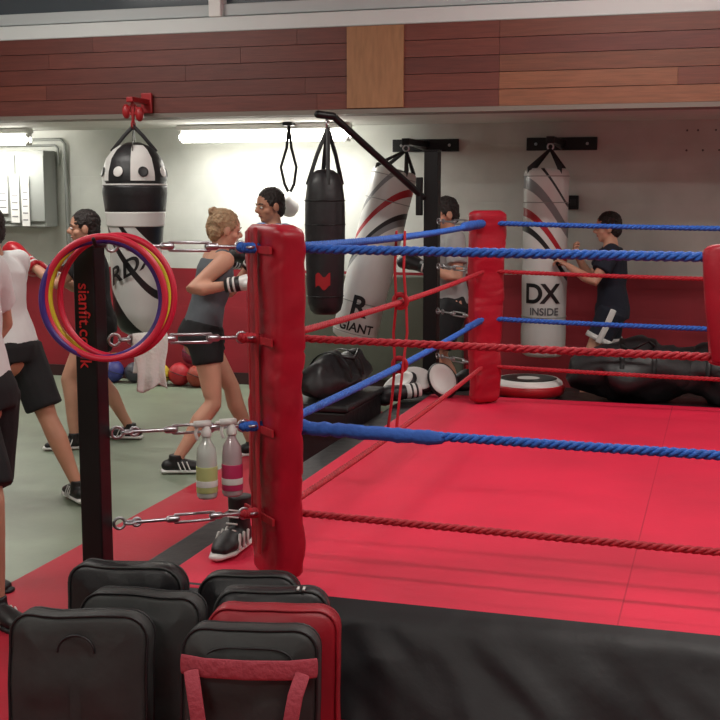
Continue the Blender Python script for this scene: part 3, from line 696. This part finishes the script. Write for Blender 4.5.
def figure(name,H,pos,fwd,pelvis,spine,look,feet,toes,hands,skin,top,bottom,hair,shoe,topstyle='tee',short=.8,gloves=None,bun=False,twist=0,poles=None,armup=None,sole=None,trim=None):
    e=grp(name,(pos[0],pos[1],H*.5))
    f=V((fwd[0],fwd[1],0)).normalized(); rt=V((f.y,-f.x,0)); up=V((0,0,1)); P0=V((pos[0],pos[1],0))
    W=lambda p:P0+rt*p[0]+f*p[1]+up*p[2]
    D=lambda p:(rt*p[0]+f*p[1]+up*p[2]).normalized()
    pel=W(pelvis); sp=D(spine); nb=pel+sp*(.29*H)
    rh=(rt-sp*rt.dot(sp)).normalized(); rs=(Matrix.Rotation(twist,3,sp)@rh)
    fem=.93 if bun else 1.0
    hips=[pel-up*.01*H-rh*.05*H,pel-up*.01*H+rh*.05*H]
    sh=[nb-sp*.022*H-rs*.103*H*fem,nb-sp*.022*H+rs*.103*H*fem]
    K=[];A=[];E=[];Wr=[]
    for i in (0,1):
        an=W(feet[i])+up*.047*H
        k,a=ik(hips[i],an,.245*H,.243*H,D(toes[i])+f*.4); K.append(k);A.append(a)
        pl=D(poles[i]) if poles else D(((-.6 if i==0 else .6),-.3,-1))
        el,w=ik(sh[i],W(hands[i]),.17*H,.15*H,pl); E.append(el);Wr.append(w)
    def torso(g,k,o,a=0,b=9,caps='round'):
        z=[-.045,.0,.05,.11,.17,.225,.262,.285][a:b]; r=[(.078,.058),(.09,.066),(.082,.06),(.072,.053),(.085,.06),(.094,.062),(.082,.05),(.045,.04)][a:b]
        g.tube([pel+sp*(q*H) for q in z],[(x*H*k*fem+o,y*H*k+o) for x,y in r],side=rh.lerp(rs,.5),n=20,caps=caps)
    g=Geo(); torso(g,.94,0)
    hu=(up*.7+sp*.5).normalized(); hc=nb+hu*(.088*H)+D(look)*.012*H
    g.tube([nb-sp*.02*H,nb+hu*.03*H,hc-hu*.01*H],[.04*H,.032*H,.03*H])
    for i in (0,1):
        g.tube([nb-sp*.015*H,sh[i]],[.032*H,.033*H])
        m1=sh[i].lerp(E[i],.45); g.tube([sh[i],m1,E[i],E[i].lerp(Wr[i],.3),Wr[i]],[.034*H,.029*H,.022*H,.0245*H,.0155*H])
        m2=hips[i].lerp(K[i],.4); back=-(D(toes[i])); cf=K[i].lerp(A[i],.3)+back*.008*H
        g.tube([hips[i],m2,K[i].lerp(hips[i],.12),K[i],cf,K[i].lerp(A[i],.7),A[i]],[.056*H*fem,.05*H*fem,.034*H,.031*H,.033*H,.024*H,.0185*H])
        td=D(toes[i]); g.tube([A[i]-up*.01*H,A[i]-up*.022*H+td*.05*H],[.019*H,.018*H])
    g.obj('body',skin,e,remesh=.011,sm=4)
    lf=D(look); lr=lf.cross(up).normalized(); lu=lr.cross(lf).normalized(); k=H*.132
    hp=lambda a,b,c:hc+lr*(a*k)+lf*(b*k)+lu*(c*k); ax=(lr,lf,lu)
    g=Geo(); g.ell(hp(0,-.02,.13),(.345*k,.43*k,.39*k),ax); g.ell(hp(0,.1,-.16),(.27*k,.31*k,.33*k),ax); g.ell(hp(0,.25,-.37),(.13*k,.13*k,.1*k),ax)
    g.tube([hp(0,.38,.06),hp(0,.47,-.07)],[.04*k,.07*k]); g.tube([hp(0,.4,-.06),hp(0,.42,-.11)],[(.1*k,.05*k)]*2,side=lr)
    for s in (-1,1):
        g.ell(hp(s*.36,-.03,-.03),(.05*k,.1*k,.15*k),ax); g.ell(hp(s*.15,.33,.1),(.12*k,.07*k,.04*k),ax); g.ell(hp(s*.2,.22,-.12),(.1*k,.12*k,.1*k),ax)
    g.tube([hp(0,-.05,-.2),nb],[.24*k,.25*k])
    g.obj('head',skin,e,remesh=.0065,sm=3)
    g=Geo(); gi=Geo(); gb=Geo()
    for s in (-1,1):
        g.ell(hp(s*.15,.375,.02),(.065*k,.04*k,.035*k),ax); gi.ell(hp(s*.15,.405,.02),(.03*k,.018*k,.03*k),ax)
        gb.tube([hp(s*.07,.41,.12),hp(s*.15,.405,.145),hp(s*.24,.35,.12)],.018*k,n=6)
    g.obj('eyes',m_eye,e); gi.obj('irises',m_iris,e); gb.obj('eyebrows',hair,e)
    g=Geo(); g.ell(hp(0,.385,-.24),(.12*k,.04*k,.028*k),ax); g.obj('mouth',m_lip,e)
    g=Geo(); g.ell(hp(0,-.075,.18),(.39*k,.44*k,.41*k),ax); g.ell(hp(0,-.24,-.06),(.32*k,.24*k,.33*k),ax)
    for s in (-1,1): g.ell(hp(s*.33,.06,.12),(.05*k,.1*k,.12*k),ax)
    if bun:
        g.ell(hp(0,-.40,.42),(.15*k,.15*k,.14*k),ax); g.tube([hp(0,-.4,.2),hp(0,-.46,.0),hp(.04,-.44,-.2)],[.13*k,.10*k,.05*k])
    g.obj('hair',hair,e,remesh=.007,sm=2,fn=lambda p:p+V((noise.noise(p*70),noise.noise(p*70+V((5,0,0))),noise.noise(p*70+V((0,7,0)))))*.007)
    g=Geo()
    if topstyle=='tee':
        torso(g,1.03,.018,0,8,'flat')
        for i in (0,1):
            m1=sh[i].lerp(E[i],.62); g.tube([nb-sp*.02*H,sh[i]],[.038*H,.041*H]); g.tube([sh[i],sh[i].lerp(E[i],.3),m1],[.043*H,.044*H,.045*H],caps='flat'); g.ell(sh[i],(.043*H,.043*H,.043*H))
    else:
        torso(g,1.02,.011,0,7,'flat')
        for i in (0,1): g.tube([nb-sp*.05*H+(sh[i]-nb)*.62,nb+(sh[i]-nb)*.42+up*.0],[.034*H,.03*H])
    g.obj('shirt',top,e,remesh=.010,sm=4,fn=lambda p:p+V((noise.noise(p*9),noise.noise(p*9+V((5,0,0))),0))*.009)
    g=Geo(); g.tube([pel+sp*.035*H,pel-sp*.0*H,pel-up*.045*H],[(.094*H,.074*H),(.104*H,.082*H),(.106*H,.083*H)],side=rh,n=20,caps='flat')
    rr=.062*H if short>.5 else .057*H
    for i in (0,1):
        q=hips[i].lerp(K[i],short); g.tube([hips[i],hips[i].lerp(K[i],short*.5),q],[.068*H,.064*H,rr],caps='flat')
    g.obj('shorts',bottom,e,remesh=.010,sm=4,fn=lambda p:p+V((noise.noise(p*8),noise.noise(p*8+V((5,0,0))),0))*.008)
    if trim:
        g=Geo()
        for i in (0,1):
            q=hips[i].lerp(K[i],short); q0=hips[i].lerp(K[i],short*.84)
            g.tube([q0,q],[rr+.006]*2,n=22,caps='flat')
            so=rh*(-1 if i==0 else 1); g.tube([hips[i]+so*.069*H+up*.02,hips[i].lerp(K[i],short*.5)+so*.066*H,q+so*(rr+.002)],[(.022,.005)]*3,side=f)
        g.obj('shorts_trim',trim,e)
    for i in (0,1):
        td=D((toes[i][0],toes[i][1],0)); sd=V((td.y,-td.x,0)); b=V((A[i].x,A[i].y,A[i].z-.047*H))
        g=Geo(); g.tube([b-td*.03*H+up*.03*H,b+td*.03*H+up*.03*H,b+td*.075*H+up*.026*H,b+td*.108*H+up*.02*H],[(.023*H,.022*H),(.026*H,.024*H),(.029*H,.018*H),(.022*H,.012*H)],side=sd)
        g.tube([A[i]-up*.02*H,A[i]+up*.022*H],[.027*H,.024*H],caps='flat'); g.obj('shoe',shoe,e,remesh=.006,sm=3)
        g=Geo(); g.tube([b-td*.045*H+up*.011*H,b+td*.03*H+up*.011*H,b+td*.08*H+up*.011*H,b+td*.12*H+up*.011*H],[(.022*H,.009*H),(.027*H,.009*H),(.031*H,.009*H),(.018*H,.008*H)],side=sd)
        g.obj('shoe_sole',sole or m_wht,e)
        g=Geo()
        for q in (.02,.036,.052):
            for s in (-1,1): g.tube([b+td*q*H+sd*(s*.0285*H)+up*.016*H,b+td*(q-.012)*H+sd*(s*.022*H)+up*.045*H],.0025*H,n=6)
        g.obj('shoe_stripes',m_wht,e)
    for i in (0,1):
        fd=(Wr[i]-E[i]).normalized()
        if gloves: add_glove(e,Wr[i]+fd*.06,fd,up if abs(fd.z)<.8 else f,*gloves,s=1.0)
        else: hand(e,Wr[i],fd,(-up if abs(fd.z)<.7 else -f),skin,H/1.75,right=(1 if i else -1),curl=.75)
    return e
m_tw=mat('tee_white',(218,220,220),.85,bump=.3,scale=12)
m_bk=mat('cloth_black',(20,21,24),.85,bump=.3,scale=12); m_navy=mat('cloth_navy',(22,27,42),.85,bump=.3,scale=12)
m_gy=mat('cloth_grey',(84,90,96),.85,bump=.3,scale=12); m_bl=mat('cloth_blue',(44,104,166),.85,bump=.3,scale=12)
m_lg=mat('cloth_lightgrey',(160,160,160),.85,bump=.3,scale=12); m_sh=m_shoe
m_gred=mat('glove_red',(180,26,40),.35); m_gw=mat('glove_white',(210,210,208),.35)
# A near left man, facing right
pA=G(-1.50,4.62)
figure('boxer_man',1.70,pA,(.985,-.15),(0,0,.89),(0,-.14,1),(0,1,-.1),[(-.13,-.22,0),(.13,.18,0)],[(-.2,1,0),(.25,1,0)],[(-.2,-.26,.92),(.20,-.28,.92)],m_skin,m_tw,m_bk,m_dkhair,m_sh,short=.92,sole=m_sh)
# B white tee
pB=G(-1.88,6.33); fB=(-CR*.8+CF*.5)
figure('boxer_man',1.66,pB,fB,(0,-.02,.84),(0,.22,1),(0,1,-.1),[(-.16,.36,0),(.14,-.36,0)],[(-.1,1,0),(.5,1,0)],[(-.1,.5,1.2),(.12,.42,1.2)],m_skin2,m_tw,m_bk,m_dkhair,m_sh,short=.85,gloves=(m_blk,m_blk,m_wht))
# C dark clothed, punching left
pC=G(-1.72,7.8); fC=(-CR*.95-CF*.2)
figure('boxer_woman',1.60,pC,fC,(0,0,.82),(0,.08,1),(0,1,-.05),[(-.14,.16,0),(.12,-.2,0)],[(0,1,0),(.4,1,0)],[(-.05,.40,1.20),(.12,.26,1.10)],m_skin,m_bk,m_bk,m_dkhair,m_sh,short=.5,gloves=(m_gred,m_gred,m_wht))
# D woman grey tank
pD=G(-.91,7.2); fD=(CR*.86+CF*.35)
figure('boxer_woman',1.66,pD,fD,(0,-.05,.82),(0,.26,1),(0,1,-.2),[(-.12,.30,0),(.16,-.26,0)],[(0,1,0),(.3,1,0)],[(-.10,.30,1.22),(.30,.06,1.12)],m_skin,m_gy,m_bk,m_blond,m_sh,topstyle='tank',short=.42,gloves=(m_gw,m_blk,m_wht),bun=True,poles=[(-.6,-.3,-1),(.2,-1,-.8)])
# E blue tee
pE=G(-.60,8.6)
figure('boxer_man',1.74,pE,(-CR*.85-CF*.5),(0,0,.90),(0,.04,1),(0,1,-.15),[(-.14,.14,0),(.14,-.14,0)],[(0,1,0),(.2,1,0)],[(-.2,.24,1.18),(.2,.24,1.15)],m_skin2,m_bl,m_bk,m_dkhair,m_sh,gloves=(m_blk,m_blk,m_gw))
# F light tee by the far post
pF=G(.66,8.70)
figure('boxer_man',1.67,pF,(-CR*.9-CF*.25),(0,0,.87),(0,.06,1),(0,1,-.2),[(-.14,.12,0),(.14,-.14,0)],[(0,1,0),(.2,1,0)],[(-.1,.22,1.12),(.12,.18,1.12)],m_skin,m_lg,m_bk,m_dkhair,m_sh,gloves=(m_blk,m_blk,m_wht))
# G boy at bag
figure('boxer_boy',1.56,(-.80,8.92),(-1,-.12),(0,-.04,.81),(0,.06,1),(0,1,-.12),[(-.12,.16,0),(.14,-.16,0)],[(0,1,0),(.2,1,0)],[(-.18,.29,1.13),(.10,.22,1.18)],m_skin,m_navy,m_navy,m_dkhair,m_sh,short=.62,trim=m_wht)

# ------------------------------------------------------------------ world, camera
w=bpy.data.worlds.new('World'); bpy.context.scene.world=w; w.use_nodes=True
w.node_tree.nodes['Background'].inputs[0].default_value=(.6,.65,.7,1); w.node_tree.nodes['Background'].inputs[1].default_value=.05
cam=bpy.data.cameras.new('camera'); co=bpy.data.objects.new('camera',cam); bpy.context.collection.objects.link(co)
co.location=(0,0,1.64); co.rotation_euler=(math.radians(90-7.87),0,TH); cam.sensor_width=36; cam.lens=60
cam.clip_start=.05
bpy.context.scene.camera=co
vs=bpy.context.scene.view_settings
vs.view_transform='Standard'; vs.look='None'; vs.exposure=-0.05
